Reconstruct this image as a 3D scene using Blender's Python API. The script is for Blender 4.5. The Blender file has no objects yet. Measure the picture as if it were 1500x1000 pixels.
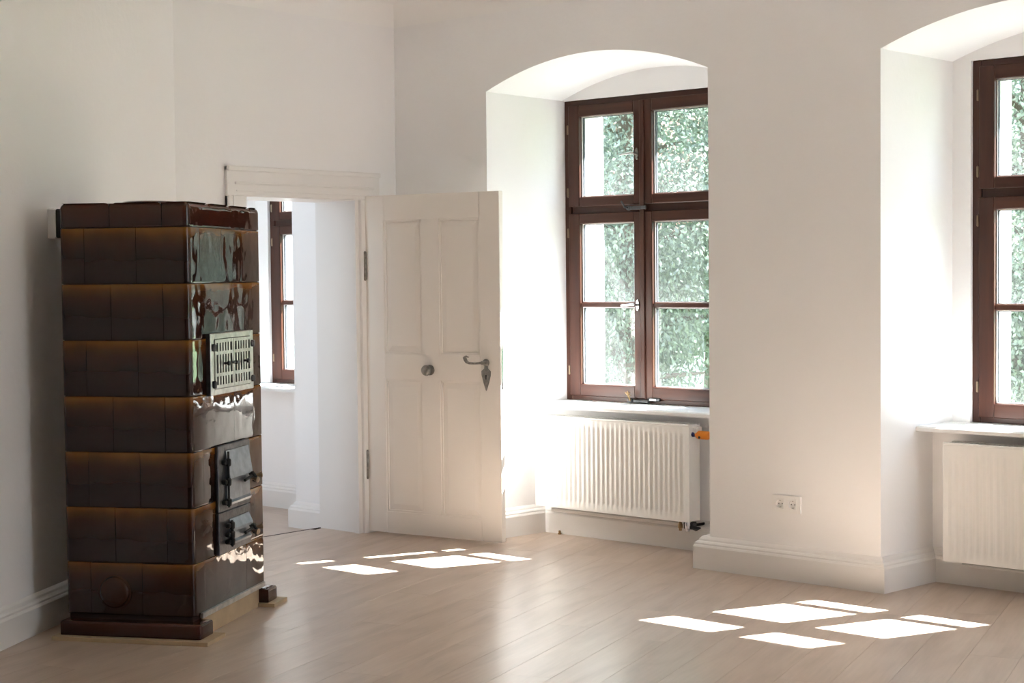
import bpy, bmesh, math, random
import numpy as np
from math import sin, cos, pi, radians, atan, atan2, sqrt
from mathutils import Matrix, Vector

scene = bpy.context.scene
col = scene.collection
random.seed(7)

# ------------------------------------------------------------------ camera
F, EYE, ROLL, YH = 2400.0, 1.5, 0.010, 400.0
_a = atan(2700 / F); _p = atan((500 - YH) / F)
fw0 = Vector((-cos(_a), sin(_a), 0)); rt0 = Vector((sin(_a), cos(_a), 0)); up0 = Vector((0, 0, 1))
fw = fw0 * cos(_p) - up0 * sin(_p); upc = up0 * cos(_p) + fw0 * sin(_p)
rt = rt0 * cos(ROLL) - upc * sin(ROLL); up = upc * cos(ROLL) + rt0 * sin(ROLL)
camd = bpy.data.cameras.new('camera'); cam = bpy.data.objects.new('camera', camd); col.objects.link(cam)
camd.sensor_width = 36; camd.lens = F / 1500 * 36; camd.clip_start = .05; camd.clip_end = 400
m = Matrix((rt, up, -fw)).transposed().to_4x4(); m.translation = (0, 0, EYE); cam.matrix_world = m
scene.camera = cam

# ------------------------------------------------------------------ light, sky, exposure
SKY_STRENGTH, SUN_STRENGTH, EXPOSURE = 4.3, 39.0, 1.40
world = bpy.data.worlds.new('sky'); scene.world = world; world.use_nodes = True
wn = world.node_tree.nodes; wl = world.node_tree.links; wn.clear()
wo = wn.new('ShaderNodeOutputWorld'); wb = wn.new('ShaderNodeBackground'); sky = wn.new('ShaderNodeTexSky')
sky.sky_type = 'NISHITA'; sky.sun_disc = False; sky.sun_elevation = radians(47.3); sky.sun_rotation = atan2(.43, 1.0)
sky.dust_density = 1.0; sky.ozone_density = 1.0
wmix = wn.new('ShaderNodeMix'); wmix.data_type = 'RGBA'; wmix.inputs[0].default_value = .55
wsc = wn.new('ShaderNodeVectorMath'); wsc.operation = 'SCALE'; wsc.inputs['Scale'].default_value = 0.12
wl.new(sky.outputs[0], wsc.inputs[0]); wl.new(wsc.outputs[0], wmix.inputs[6])
wmix.inputs[7].default_value = (.70, .85, 1.0, 1)          # thin bright haze
wl.new(wmix.outputs[2], wb.inputs[0]); wb.inputs[1].default_value = SKY_STRENGTH; wl.new(wb.outputs[0], wo.inputs[0])
sund = bpy.data.lights.new('sun', 'SUN'); sun = bpy.data.objects.new('sun', sund); col.objects.link(sun)
sund.energy = SUN_STRENGTH; sund.angle = radians(.53); sund.color = (.985, .985, 1.0)
sun.rotation_euler = Vector((-.43, -1, -1.18)).to_track_quat('-Z', 'Y').to_euler(); sun.location = (4, 20, 20)
vs = scene.view_settings; vs.view_transform = 'Standard'; vs.look = 'None'; vs.gamma = 1; vs.use_curve_mapping = False
vs.exposure = EXPOSURE
scene.cycles.max_bounces = 16; scene.cycles.diffuse_bounces = 10; scene.cycles.glossy_bounces = 6
scene.cycles.transparent_max_bounces = 24; scene.cycles.caustics_reflective = False; scene.cycles.caustics_refractive = False
scene.cycles.sample_clamp_indirect = 8; scene.cycles.use_denoising = True

# window openings: (niche x0, niche x1, window frame left)
WALL_Y, REC_Y, PAR_Y, OUT_Y = 6.80, 7.385, 7.22, 7.68
NICHES = [(-6.22, -4.72, -6.155), (-3.76, -2.26, -3.60), (-1.30, .20, -1.12), (1.16, 2.66, 1.34)]  # last pair lies out of view, added to even out the room light
WIN_W, WIN_ZB, WIN_ZT = 1.145, .755, 2.497
def portal(name, x, y, z, w, h, rx, rz=0):
    d = bpy.data.lights.new(name, 'AREA'); d.shape = 'RECTANGLE'; d.size = w; d.size_y = h
    d.cycles.is_portal = True
    o = bpy.data.objects.new(name, d); col.objects.link(o); o.location = (x, y, z); o.rotation_euler = (rx, 0, rz)
for i, n in enumerate(NICHES):
    portal('window_portal', n[2] + WIN_W / 2, OUT_Y + .03, 1.62, WIN_W, 1.8, radians(-90))
portal('window_portal', -8.38, OUT_Y + .03, 1.62, .9, 1.8, radians(-90))
portal('window_portal', -8.5, 2.77, 1.65, 1.6, 1.9, radians(90))  # unseen opening added to brighten the next room
BACK_WINDOWS = []
SIDE_FILL_OPENINGS = [(5.0, 6.2)]  # unseen end-wall opening, added as fill light for the room
for y0, y1 in SIDE_FILL_OPENINGS: portal('window_portal', 3.74, (y0 + y1) / 2, 1.65, y1 - y0, 1.9, radians(90), radians(90))
for x0, x1 in BACK_WINDOWS: portal('window_portal', (x0 + x1) / 2, -2.33, 1.6, x1 - x0, 1.8, radians(90))

# ------------------------------------------------------------------ materials
def new_mat(name):
    mt = bpy.data.materials.new(name); mt.use_nodes = True
    return mt, mt.node_tree.nodes, mt.node_tree.links, mt.node_tree.nodes['Principled BSDF']
def ramp(nodes, pts):
    r = nodes.new('ShaderNodeValToRGB')
    el = r.color_ramp.elements
    el[0].position = pts[0][0]; el[0].color = (*pts[0][1], 1); el[1].position = pts[-1][0]; el[1].color = (*pts[-1][1], 1)
    for p, c in pts[1:-1]:
        e = el.new(p); e.color = (*c, 1)
    return r
def plain(name, color, rough=.5, metal=0, spec=.5, nscale=0, var=.06, bscale=0, bump=0, bdist=.01, coat=0):
    mt, n, l, b = new_mat(name)
    b.inputs['Base Color'].default_value = (*color, 1); b.inputs['Roughness'].default_value = rough
    b.inputs['Metallic'].default_value = metal; b.inputs['Specular IOR Level'].default_value = spec
    b.inputs['Coat Weight'].default_value = coat; b.inputs['Coat Roughness'].default_value = .08
    tc = n.new('ShaderNodeTexCoord')
    if nscale:
        t = n.new('ShaderNodeTexNoise'); t.inputs['Scale'].default_value = nscale; t.inputs['Detail'].default_value = 5
        l.new(tc.outputs['Object'], t.inputs['Vector'])
        r = ramp(n, [(.3, tuple(max(0, c * (1 - var)) for c in color)), (.7, tuple(min(1, c * (1 + var)) for c in color))])
        l.new(t.outputs[0], r.inputs[0]); l.new(r.outputs[0], b.inputs['Base Color'])
    if bscale:
        t2 = n.new('ShaderNodeTexNoise'); t2.inputs['Scale'].default_value = bscale; t2.inputs['Detail'].default_value = 4
        l.new(tc.outputs['Object'], t2.inputs['Vector'])
        bp = n.new('ShaderNodeBump'); bp.inputs['Strength'].default_value = bump; bp.inputs['Distance'].default_value = bdist
        l.new(t2.outputs[0], bp.inputs['Height']); l.new(bp.outputs[0], b.inputs['Normal'])
    return mt
M = {}
M['plaster'] = plain('wall_plaster', (.88, .870, .874), .85, spec=.2, nscale=1.5, var=.012, bscale=30, bump=.12, bdist=.01)
M['ceiling'] = plain('ceiling_plaster', (.90, .89, .88), .8, spec=.2, bscale=25, bump=.1)
M['trim'] = plain('painted_trim', (.81, .79, .775), .38, nscale=3, var=.015)
M['door'] = plain('painted_door', (.80, .75, .70), .36, nscale=2, var=.012, bscale=60, bump=.04)
M['sill'] = plain('sill_paint', (.80, .80, .79), .28)
M['radiator'] = plain('radiator_enamel', (.83, .82, .80), .25)
M['ext'] = plain('exterior_render', (.74, .73, .71), .9, bscale=40, bump=.2)
M['steel'] = plain('worn_steel', (.42, .41, .39), .32, .9, nscale=40, var=.25, bscale=80, bump=.1)
M['vent'] = plain('nickel_vent', (.50, .49, .46), .34, .85, nscale=30, var=.2)
M['iron'] = plain('cast_iron', (.085, .085, .09), .38, .6, nscale=30, var=.3, bscale=60, bump=.15)
M['doorsteel'] = plain('blued_steel', (.20, .22, .25), .34, .8, nscale=25, var=.2, bscale=50, bump=.08)
M['black'] = plain('soot_black', (.012, .012, .012), .6)
M['brass'] = plain('brass', (.36, .24, .12), .35, 1)
M['chrome'] = plain('chrome', (.7, .7, .72), .15, 1)
M['knobmetal'] = plain('knob_metal', (.30, .22, .15), .38, .8)
M['oldmetal'] = plain('antique_metal', (.26, .245, .225), .36, .85, nscale=60, var=.25)
M['copper'] = plain('copper_pipe', (.42, .30, .24), .35, .9)
M['orange'] = plain('orange_plastic', (.80, .25, .02), .4)
M['blue'] = plain('blue_plastic', (.02, .03, .15), .4)
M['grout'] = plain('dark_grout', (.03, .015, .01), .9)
M['socket'] = plain('socket_plastic', (.87, .86, .85), .3)
M['sockethole'] = plain('socket_hole', (.03, .03, .03), .5)
M['spacer'] = plain('glazing_spacer', (.05, .05, .06), .4)
M['paleseal'] = plain('pale_glazing_seal', (.75, .74, .74), .5)
M['bark'] = plain('bark', (.09, .07, .05), .9, bscale=20, bump=.5)
M['grass'] = plain('lawn', (.10, .16, .05), .95, nscale=2, var=.3)
M['gravel'] = plain('pale_gravel', (.40, .38, .35), .95, nscale=20, var=.15)
M['rooftile'] = plain('roof_tiles', (.22, .09, .06), .8, nscale=10, var=.2)
M['boardwood'] = plain('raw_board', (.42, .31, .19), .6, nscale=8, var=.12)

def wood_mat(name, dark, light, rough, axis):
    mt, n, l, b = new_mat(name)
    tc = n.new('ShaderNodeTexCoord'); mp = n.new('ShaderNodeMapping')
    s = [28, 28, 28]; s[axis] = 1.6; mp.inputs['Scale'].default_value = s
    t = n.new('ShaderNodeTexNoise'); t.inputs['Scale'].default_value = 1.0; t.inputs['Detail'].default_value = 6
    l.new(tc.outputs['Object'], mp.inputs[0]); l.new(mp.outputs[0], t.inputs['Vector'])
    r = ramp(n, [(.3, dark), (.72, light)]); l.new(t.outputs[0], r.inputs[0]); l.new(r.outputs[0], b.inputs['Base Color'])
    b.inputs['Roughness'].default_value = rough; b.inputs['Specular IOR Level'].default_value = .3
    bp = n.new('ShaderNodeBump'); bp.inputs['Strength'].default_value = .06; l.new(t.outputs[0], bp.inputs['Height']); l.new(bp.outputs[0], b.inputs['Normal'])
    return mt
M['windowwood_v'] = wood_mat('mahogany_upright', (.038, .0135, .009), (.075, .028, .018), .30, 2)
M['windowwood_h'] = wood_mat('mahogany_rail', (.038, .0135, .009), (.075, .028, .018), .30, 0)

# plank floor: oak laminate, grain along the plank, each plank its own tone
def plank_mat():
    mt, n, l, b = new_mat('oak_plank')
    tc = n.new('ShaderNodeTexCoord'); oi = n.new('ShaderNodeObjectInfo')
    off = n.new('ShaderNodeVectorMath'); off.operation = 'SCALE'; off.inputs['Scale'].default_value = 37.0
    cb = n.new('ShaderNodeCombineXYZ'); l.new(oi.outputs['Random'], cb.inputs[0]); l.new(oi.outputs['Random'], cb.inputs[1]); l.new(cb.outputs[0], off.inputs[0])
    ad = n.new('ShaderNodeVectorMath'); l.new(tc.outputs['Object'], ad.inputs[0]); l.new(off.outputs[0], ad.inputs[1])
    mp = n.new('ShaderNodeMapping'); mp.inputs['Scale'].default_value = (1.6, 7, 1); l.new(ad.outputs[0], mp.inputs[0])
    t = n.new('ShaderNodeTexNoise'); t.inputs['Scale'].default_value = 1.3; t.inputs['Detail'].default_value = 6; t.inputs['Distortion'].default_value = .6
    l.new(mp.outputs[0], t.inputs['Vector'])
    r = ramp(n, [(.25, (.385, .285, .215)), (.5, (.475, .362, .288)), (.78, (.54, .43, .35))])
    l.new(t.outputs[0], r.inputs[0])
    mp2 = n.new('ShaderNodeMapping'); mp2.inputs['Scale'].default_value = (4, 70, 1); l.new(ad.outputs[0], mp2.inputs[0])
    t2 = n.new('ShaderNodeTexNoise'); t2.inputs['Scale'].default_value = 1.0; t2.inputs['Detail'].default_value = 3; l.new(mp2.outputs[0], t2.inputs['Vector'])
    hs = n.new('ShaderNodeHueSaturation')
    mr = n.new('ShaderNodeMapRange'); mr.inputs[3].default_value = .965; mr.inputs[4].default_value = 1.035; l.new(oi.outputs['Random'], mr.inputs[0])
    l.new(r.outputs[0], hs.inputs['Color'])
    mu = n.new('ShaderNodeMath'); mu.operation = 'MULTIPLY'; l.new(mr.outputs[0], mu.inputs[0])
    mr2 = n.new('ShaderNodeMapRange'); mr2.inputs[1].default_value = .3; mr2.inputs[2].default_value = .7; mr2.inputs[3].default_value = .95; mr2.inputs[4].default_value = 1.04
    l.new(t2.outputs[0], mr2.inputs[0]); l.new(mr2.outputs[0], mu.inputs[1]); l.new(mu.outputs[0], hs.inputs['Value']); l.new(hs.outputs[0], b.inputs['Base Color'])
    b.inputs['Roughness'].default_value = .30; b.inputs['Specular IOR Level'].default_value = .8
    bp = n.new('ShaderNodeBump'); bp.inputs['Strength'].default_value = .05; bp.inputs['Distance'].default_value = .004
    l.new(t2.outputs[0], bp.inputs['Height']); l.new(bp.outputs[0], b.inputs['Normal'])
    return mt
M['plank'] = plank_mat()

# brown stove glaze: thin and amber along the upper rim of a tile, thick and dark below
def glaze_mat(name, z_top, amber=True):
    mt, n, l, b = new_mat(name)
    tc = n.new('ShaderNodeTexCoord'); oi = n.new('ShaderNodeObjectInfo'); sp = n.new('ShaderNodeSeparateXYZ')
    l.new(tc.outputs['Object'], sp.inputs[0])
    sc = n.new('ShaderNodeVectorMath'); sc.operation = 'SCALE'; sc.inputs['Scale'].default_value = 7.3; l.new(oi.outputs['Location'], sc.inputs[0])
    ad = n.new('ShaderNodeVectorMath'); l.new(tc.outputs['Object'], ad.inputs[0]); l.new(oi.outputs['Random'], ad.inputs[1])
    t = n.new('ShaderNodeTexNoise'); t.inputs['Scale'].default_value = 7; t.inputs['Detail'].default_value = 2; l.new(ad.outputs[0], t.inputs['Vector'])
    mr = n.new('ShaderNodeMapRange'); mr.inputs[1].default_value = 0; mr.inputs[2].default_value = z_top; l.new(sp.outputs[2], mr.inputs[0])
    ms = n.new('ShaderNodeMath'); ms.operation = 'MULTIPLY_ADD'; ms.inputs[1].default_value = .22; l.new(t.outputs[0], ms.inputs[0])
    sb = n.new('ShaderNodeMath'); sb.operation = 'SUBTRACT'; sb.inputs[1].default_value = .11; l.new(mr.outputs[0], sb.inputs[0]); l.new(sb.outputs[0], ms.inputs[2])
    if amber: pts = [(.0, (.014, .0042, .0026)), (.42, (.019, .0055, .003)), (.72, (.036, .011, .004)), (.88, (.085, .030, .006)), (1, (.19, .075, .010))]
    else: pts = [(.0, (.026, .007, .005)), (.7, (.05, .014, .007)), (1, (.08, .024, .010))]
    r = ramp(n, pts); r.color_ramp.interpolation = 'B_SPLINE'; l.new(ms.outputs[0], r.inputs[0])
    l.new(r.outputs[0], b.inputs['Base Color']); b.inputs['Roughness'].default_value = .03; b.inputs['IOR'].default_value = 1.41
    t1 = n.new('ShaderNodeTexNoise'); t1.inputs['Scale'].default_value = 9; t1.inputs['Detail'].default_value = 1; l.new(ad.outputs[0], t1.inputs['Vector'])
    t2 = n.new('ShaderNodeTexNoise'); t2.inputs['Scale'].default_value = 55; t2.inputs['Detail'].default_value = 2; l.new(ad.outputs[0], t2.inputs['Vector'])
    b1 = n.new('ShaderNodeBump'); b1.inputs['Strength'].default_value = .16; b1.inputs['Distance'].default_value = .02; l.new(t1.outputs[0], b1.inputs['Height'])
    b2 = n.new('ShaderNodeBump'); b2.inputs['Strength'].default_value = .012; b2.inputs['Distance'].default_value = .01
    l.new(t2.outputs[0], b2.inputs['Height']); l.new(b1.outputs[0], b2.inputs['Normal']); l.new(b2.outputs[0], b.inputs['Normal'])
    return mt
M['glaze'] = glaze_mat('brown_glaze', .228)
M['glaze_dark'] = glaze_mat('dark_brown_glaze', .10, False)
M['glaze_plug'] = glaze_mat('plug_glaze', .34)

def glass_mat():
    mt, n, l, b = new_mat('window_glass'); n.remove(b); out = n['Material Output']
    tr = n.new('ShaderNodeBsdfTransparent'); tr.inputs[0].default_value = (.95, .975, .965, 1)
    gl = n.new('ShaderNodeBsdfGlossy'); gl.inputs['Roughness'].default_value = .01
    lw = n.new('ShaderNodeLayerWeight'); lw.inputs[0].default_value = .5
    pw = n.new('ShaderNodeMath'); pw.operation = 'POWER'; pw.inputs[1].default_value = 5; l.new(lw.outputs['Facing'], pw.inputs[0])
    fr = n.new('ShaderNodeMath'); fr.operation = 'MULTIPLY_ADD'; fr.inputs[1].default_value = .6; fr.inputs[2].default_value = .035; l.new(pw.outputs[0], fr.inputs[0])
    mx = n.new('ShaderNodeMixShader'); l.new(fr.outputs[0], mx.inputs[0]); l.new(tr.outputs[0], mx.inputs[1]); l.new(gl.outputs[0], mx.inputs[2])
    # dust film, heavier low on the pane
    tc = n.new('ShaderNodeTexCoord'); sp = n.new('ShaderNodeSeparateXYZ'); l.new(tc.outputs['Object'], sp.inputs[0])
    mr = n.new('ShaderNodeMapRange'); mr.inputs[1].default_value = .15; mr.inputs[2].default_value = 0; l.new(sp.outputs[2], mr.inputs[0])
    t = n.new('ShaderNodeTexNoise'); t.inputs['Scale'].default_value = 180; t.inputs['Detail'].default_value = 2; l.new(tc.outputs['Object'], t.inputs['Vector'])
    g = n.new('ShaderNodeMath'); g.operation = 'GREATER_THAN'; g.inputs[1].default_value = .58; l.new(t.outputs[0], g.inputs[0])
    mu = n.new('ShaderNodeMath'); mu.operation = 'MULTIPLY'; l.new(mr.outputs[0], mu.inputs[0]); l.new(g.outputs[0], mu.inputs[1])
    ma = n.new('ShaderNodeMath'); ma.operation = 'MULTIPLY_ADD'; ma.inputs[1].default_value = .03; ma.inputs[2].default_value = .004; l.new(mu.outputs[0], ma.inputs[0])
    tl = n.new('ShaderNodeBsdfTranslucent'); tl.inputs[0].default_value = (.9, .93, .92, 1)
    m2 = n.new('ShaderNodeMixShader'); l.new(ma.outputs[0], m2.inputs[0]); l.new(mx.outputs[0], m2.inputs[1]); l.new(tl.outputs[0], m2.inputs[2])
    l.new(m2.outputs[0], out.inputs[0])
    return mt
M['glass'] = glass_mat()

def leaf_mat(name, c0, c1):
    mt, n, l, b = new_mat(name); n.remove(b); out = n['Material Output']
    ge = n.new('ShaderNodeNewGeometry'); r = ramp(n, [(0, c0), (1, c1)]); l.new(ge.outputs['Random Per Island'], r.inputs[0])
    d = n.new('ShaderNodeBsdfDiffuse'); t = n.new('ShaderNodeBsdfTranslucent'); l.new(r.outputs[0], d.inputs[0]); l.new(r.outputs[0], t.inputs[0])
    g = n.new('ShaderNodeBsdfGlossy'); g.inputs['Roughness'].default_value = .35
    a = n.new('ShaderNodeMixShader'); a.inputs[0].default_value = .45; l.new(d.outputs[0], a.inputs[1]); l.new(t.outputs[0], a.inputs[2])
    c = n.new('ShaderNodeMixShader'); c.inputs[0].default_value = .06; l.new(a.outputs[0], c.inputs[1]); l.new(g.outputs[0], c.inputs[2]); l.new(c.outputs[0], out.inputs[0])
    return mt
M['leaf_a'] = leaf_mat('leaf_sage', (.11, .14, .115), (.26, .31, .24))
M['leaf_b'] = leaf_mat('leaf_fresh', (.12, .15, .115), (.29, .34, .26))
M['leaf_c'] = leaf_mat('leaf_deep', (.08, .11, .085), (.18, .23, .17))

# ------------------------------------------------------------------ mesh helpers
class MB:
    """collects shapes for one mesh object"""
    def __init__(s): s.v = []; s.f = []; s.mi = []
    def add(s, vs_, fs, mi=0):
        o = len(s.v); s.v += [tuple(v) for v in vs_]; s.f += [tuple(i + o for i in f) for f in fs]; s.mi += [mi] * len(fs)
    def box(s, x0, x1, y0, y1, z0, z1, mi=0):
        s.add([(x0, y0, z0), (x1, y0, z0), (x1, y1, z0), (x0, y1, z0), (x0, y0, z1), (x1, y0, z1), (x1, y1, z1), (x0, y1, z1)],
              [(0, 3, 2, 1), (4, 5, 6, 7), (0, 1, 5, 4), (1, 2, 6, 5), (2, 3, 7, 6), (3, 0, 4, 7)], mi); return s
    def cbox(s, x0, x1, y0, y1, z0, z1, c=.003, mi=0):
        """box with chamfered edges"""
        b = bmesh.new(); bmesh.ops.create_cube(b, size=1)
        for v in b.verts: v.co = ((x0 + x1) / 2 + v.co.x * (x1 - x0), (y0 + y1) / 2 + v.co.y * (y1 - y0), (z0 + z1) / 2 + v.co.z * (z1 - z0))
        bmesh.ops.bevel(b, geom=b.edges[:] , offset=c, segments=1, affect='EDGES')
        b.verts.index_update(); s.add([v.co[:] for v in b.verts], [[v.index for v in f.verts] for f in b.faces], mi); b.free(); return s
    def prism(s, poly, z0, z1, mi=0):
        """plan polygon (counter-clockwise) pulled up from z0 to z1"""
        n = len(poly)
        s.add([(x, y, z0) for x, y in poly] + [(x, y, z1) for x, y in poly],
              [tuple(reversed(range(n))), tuple(range(n, 2 * n))] + [(i, (i + 1) % n, n + (i + 1) % n, n + i) for i in range(n)], mi); return s
    def xprism(s, prof, x0, x1, mi=0):
        """(y,z) profile pulled along x"""
        n = len(prof)
        s.add([(x0, y, z) for y, z in prof] + [(x1, y, z) for y, z in prof],
              [tuple(reversed(range(n))), tuple(range(n, 2 * n))] + [(i, (i + 1) % n, n + (i + 1) % n, n + i) for i in range(n)], mi); return s
    def lathe(s, p, axis, prof, seg=16, mi=0):
        """(radius, distance) profile turned round an axis from p"""
        ax = Vector(axis).normalized(); q = Vector((0, 0, 1)) if abs(ax.z) < .9 else Vector((1, 0, 0))
        u = ax.cross(q).normalized(); w = ax.cross(u); p = Vector(p); vs_ = []; fs = []
        for r, d in prof:
            for k in range(seg):
                t = 2 * pi * k / seg; vs_.append((p + ax * d + (u * cos(t) + w * sin(t)) * r)[:])
        for j in range(len(prof) - 1):
            for k in range(seg):
                k2 = (k + 1) % seg; fs.append((j * seg + k, j * seg + k2, (j + 1) * seg + k2, (j + 1) * seg + k))
        fs.append(tuple(reversed(range(seg)))); fs.append(tuple(range((len(prof) - 1) * seg, len(prof) * seg)))
        s.add(vs_, fs, mi); return s
    def tube(s, pts, r, seg=8, mi=0):
        pts = [Vector(p) for p in pts]; rr = r if isinstance(r, (list, tuple)) else [r] * len(pts); vs_ = []; fs = []; pu = None
        for i, p in enumerate(pts):
            t = (pts[min(i + 1, len(pts) - 1)] - pts[max(i - 1, 0)]).normalized()
            if pu is None: q = Vector((0, 0, 1)) if abs(t.z) < .9 else Vector((1, 0, 0)); u = t.cross(q).normalized()
            else: u = (pu - t * pu.dot(t)).normalized()
            pu = u; w = t.cross(u)
            for k in range(seg):
                a = 2 * pi * k / seg; vs_.append((p + (u * cos(a) + w * sin(a)) * rr[i])[:])
        for j in range(len(pts) - 1):
            for k in range(seg): fs.append((j * seg + k, j * seg + (k + 1) % seg, (j + 1) * seg + (k + 1) % seg, (j + 1) * seg + k))
        fs.append(tuple(reversed(range(seg)))); fs.append(tuple(range((len(pts) - 1) * seg, len(pts) * seg)))
        s.add(vs_, fs, mi); return s
    def mesh(s, name, mats, smooth=False, angle=35):
        me = bpy.data.meshes.new(name); me.from_pydata(s.v, [], s.f)
        for mt in (mats if isinstance(mats, (list, tuple)) else [mats]): me.materials.append(mt)
        me.polygons.foreach_set('material_index', s.mi)
        b = bmesh.new(); b.from_mesh(me); bmesh.ops.recalc_face_normals(b, faces=b.faces); b.to_mesh(me); b.free()
        if smooth:
            me.polygons.foreach_set('use_smooth', [True] * len(me.polygons)); me.set_sharp_from_angle(angle=radians(angle))
        me.update(); return me
    def build(s, name, mats, parent=None, smooth=False, angle=35, loc=None, rz=0):
        o = bpy.data.objects.new(name, s.mesh(name, mats, smooth, angle)); col.objects.link(o)
        if parent: o.parent = parent
        if loc: o.location = loc
        o.rotation_euler.z = rz
        return o
def empty(name, loc=(0, 0, 0), rz=0, parent=None):
    o = bpy.data.objects.new(name, None); col.objects.link(o); o.location = loc; o.rotation_euler.z = rz; o.empty_display_size = .1
    if parent: o.parent = parent
    return o
def tag(o, label=None, cat=None, group=None, kind=None):
    if label: o['label'] = label
    if cat: o['category'] = cat
    if group: o['group'] = group
    if kind: o['kind'] = kind
    return o
def structure(o, label, cat): return tag(o, label, cat, kind='structure')
def copy_tree(o, parent=None):
    c = o.copy(); col.objects.link(c); c.parent = parent
    for ch in o.children: copy_tree(ch, c)
    return c

# ------------------------------------------------------------------ room shell
CEIL = 3.06; COVE = 2.945; DOOR_X = -6.95; DOOR_XB = -7.30; NEI_FLOOR = -.09
DO_Y0, DO_Y1, DO_Z = 5.655, 6.497, 1.945
LW_D = Vector((.512, -.859)).normalized()             # left wall runs from the door wall towards the camera side
LW_A = Vector((DOOR_X, 5.21)); LW_N = Vector((.859, .512)).normalized()
BACK_Y = -8.0; RIGHT_X = 3.4  # unseen back wall set far away to keep stove reflections dark
t_end = (BACK_Y - LW_A.y) / LW_D.y; LW_B = LW_A + LW_D * t_end
N0 = (-8.98, -7.885)                                   # window niche of the next room
ARCH_S, ARCH_R, ARCH_SB, ARCH_RB, SPLAY = 2.515, .152, 2.50, .135, .065

wr = MB()
def arch_z(u, spring, rise):                           # u in -1..1, a shallow circular segment
    return spring + rise * (1 - u * u)
def niche(x0, x1, wx0, ww, par_y=PAR_Y, zf=-.14, splay=SPLAY):
    N = 28
    # solid above the arch
    top = CEIL + .1; vs_ = []; fs = []
    for k in range(N + 1):
        u = -1 + 2 * k / N; xf = x0 + (x1 - x0) * k / N; xb = (x0 + splay) + (x1 - x0 - 2 * splay) * k / N
        vs_ += [(xf, WALL_Y, arch_z(u, ARCH_S, ARCH_R)), (xb, REC_Y, arch_z(u, ARCH_SB, ARCH_RB)), (xf, WALL_Y, top), (xf, REC_Y + .002, top)]
    for k in range(N):
        a = 4 * k; b = 4 * k + 4
        fs += [(a, a + 1, b + 1, b), (a + 2, a, b, b + 2), (a + 3, a + 2, b + 2, b + 3), (a + 1, a + 3, b + 3, b + 1)]
    fs += [(0, 2, 3, 1), (4 * N + 1, 4 * N + 3, 4 * N + 2, 4 * N)]
    wr.add(vs_, fs)
    # recess back slab round the window, then the narrower outside reveal
    for (ya, yb, l_, r_, zb, zt) in ((REC_Y, 7.47, wx0, wx0 + ww, WIN_ZB - .005, WIN_ZT), (7.47, OUT_Y, wx0 + .07, wx0 + ww - .07, WIN_ZB - .02, 2.45)):
        e = 1 if ya > 7.4 else 0
        wr.box(x0 - .2, l_, ya, yb, zf, top, e); wr.box(r_, x1 + .2, ya, yb, zf, top, e)
        wr.box(l_, r_, ya, yb, zt, top, e); wr.box(l_, r_, ya, yb, zf, zb, e)
    wr.box(x0, x1, par_y, REC_Y, zf, WIN_ZB - .03)
def pier(xa, xb, sa=SPLAY, sb=SPLAY, zf=-.14):
    wr.prism([(xa, WALL_Y), (xb, WALL_Y), (xb + sb, REC_Y), (xa - sa, REC_Y)], zf, CEIL + .1)
    wr.box(xa, xb, REC_Y, OUT_Y - .001, zf, CEIL + .1, 1)
for n in NICHES: niche(n[0], n[1], n[2], WIN_W)
niche(N0[0], N0[1], -8.82, .86, 7.32, -.2, .03)
pier(N0[1], NICHES[0][0], .03, SPLAY); pier(NICHES[0][1], NICHES[1][0]); pier(NICHES[1][1], NICHES[2][0]); pier(NICHES[2][1], NICHES[3][0])
pier(NICHES[3][1], RIGHT_X + .3, SPLAY, 0); pier(-11.2, N0[0], 0, .03)
structure(wr.build('wall_right', [M['plaster'], M['ext']]), 'white plaster window wall with deep arched window niches', 'wall')

wb_ = MB()
yl = LW_A.y - .25
wb_.box(DOOR_XB, DOOR_X, yl, DO_Y0, -.14, CEIL + .1); wb_.box(DOOR_XB, DOOR_X, DO_Y1, WALL_Y + .05, -.14, CEIL + .1)
wb_.box(DOOR_XB, DOOR_X, DO_Y0, DO_Y1, DO_Z, CEIL + .1)
structure(wb_.build('wall_back', M['plaster']), 'white plaster wall pierced by the doorway', 'wall')
wl_ = MB()
A, B_ = LW_A - LW_D * .05, LW_B + LW_D * .3; off = -LW_N * .3
wl_.prism([(A.x, A.y), ((A + off).x, (A + off).y), ((B_ + off).x, (B_ + off).y), (B_.x, B_.y)], -.14, CEIL + .1)
structure(wl_.build('wall_left', M['plaster']), 'slanting white plaster wall behind the tiled stove', 'wall')
wf_ = MB(); ws = [LW_B.x - .5] + [v for w in BACK_WINDOWS for v in w] + [RIGHT_X + .3]
for i in range(0, len(ws), 2): wf_.box(ws[i], ws[i + 1], BACK_Y - .3, BACK_Y, -.14, CEIL + .1)
for x0, x1 in BACK_WINDOWS: wf_.box(x0, x1, BACK_Y - .3, BACK_Y, -.14, .75); wf_.box(x0, x1, BACK_Y - .3, BACK_Y, 2.5, CEIL + .1)
structure(wf_.build('wall_front', M['plaster']), 'white plaster wall opposite the arched windows', 'wall')
wsd = MB(); ws = [BACK_Y - .3] + [v for w in SIDE_FILL_OPENINGS for v in w] + [WALL_Y + .05]
for i in range(0, len(ws), 2): wsd.box(RIGHT_X, RIGHT_X + .3, ws[i], ws[i + 1], -.14, CEIL + .1)
for y0, y1 in SIDE_FILL_OPENINGS: wsd.box(RIGHT_X, RIGHT_X + .3, y0, y1, -.14, .7); wsd.box(RIGHT_X, RIGHT_X + .3, y0, y1, 2.6, CEIL + .1)
structure(wsd.build('wall_side', M['plaster']), 'white plaster end wall with an unseen opening added for fill light', 'wall')
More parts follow.
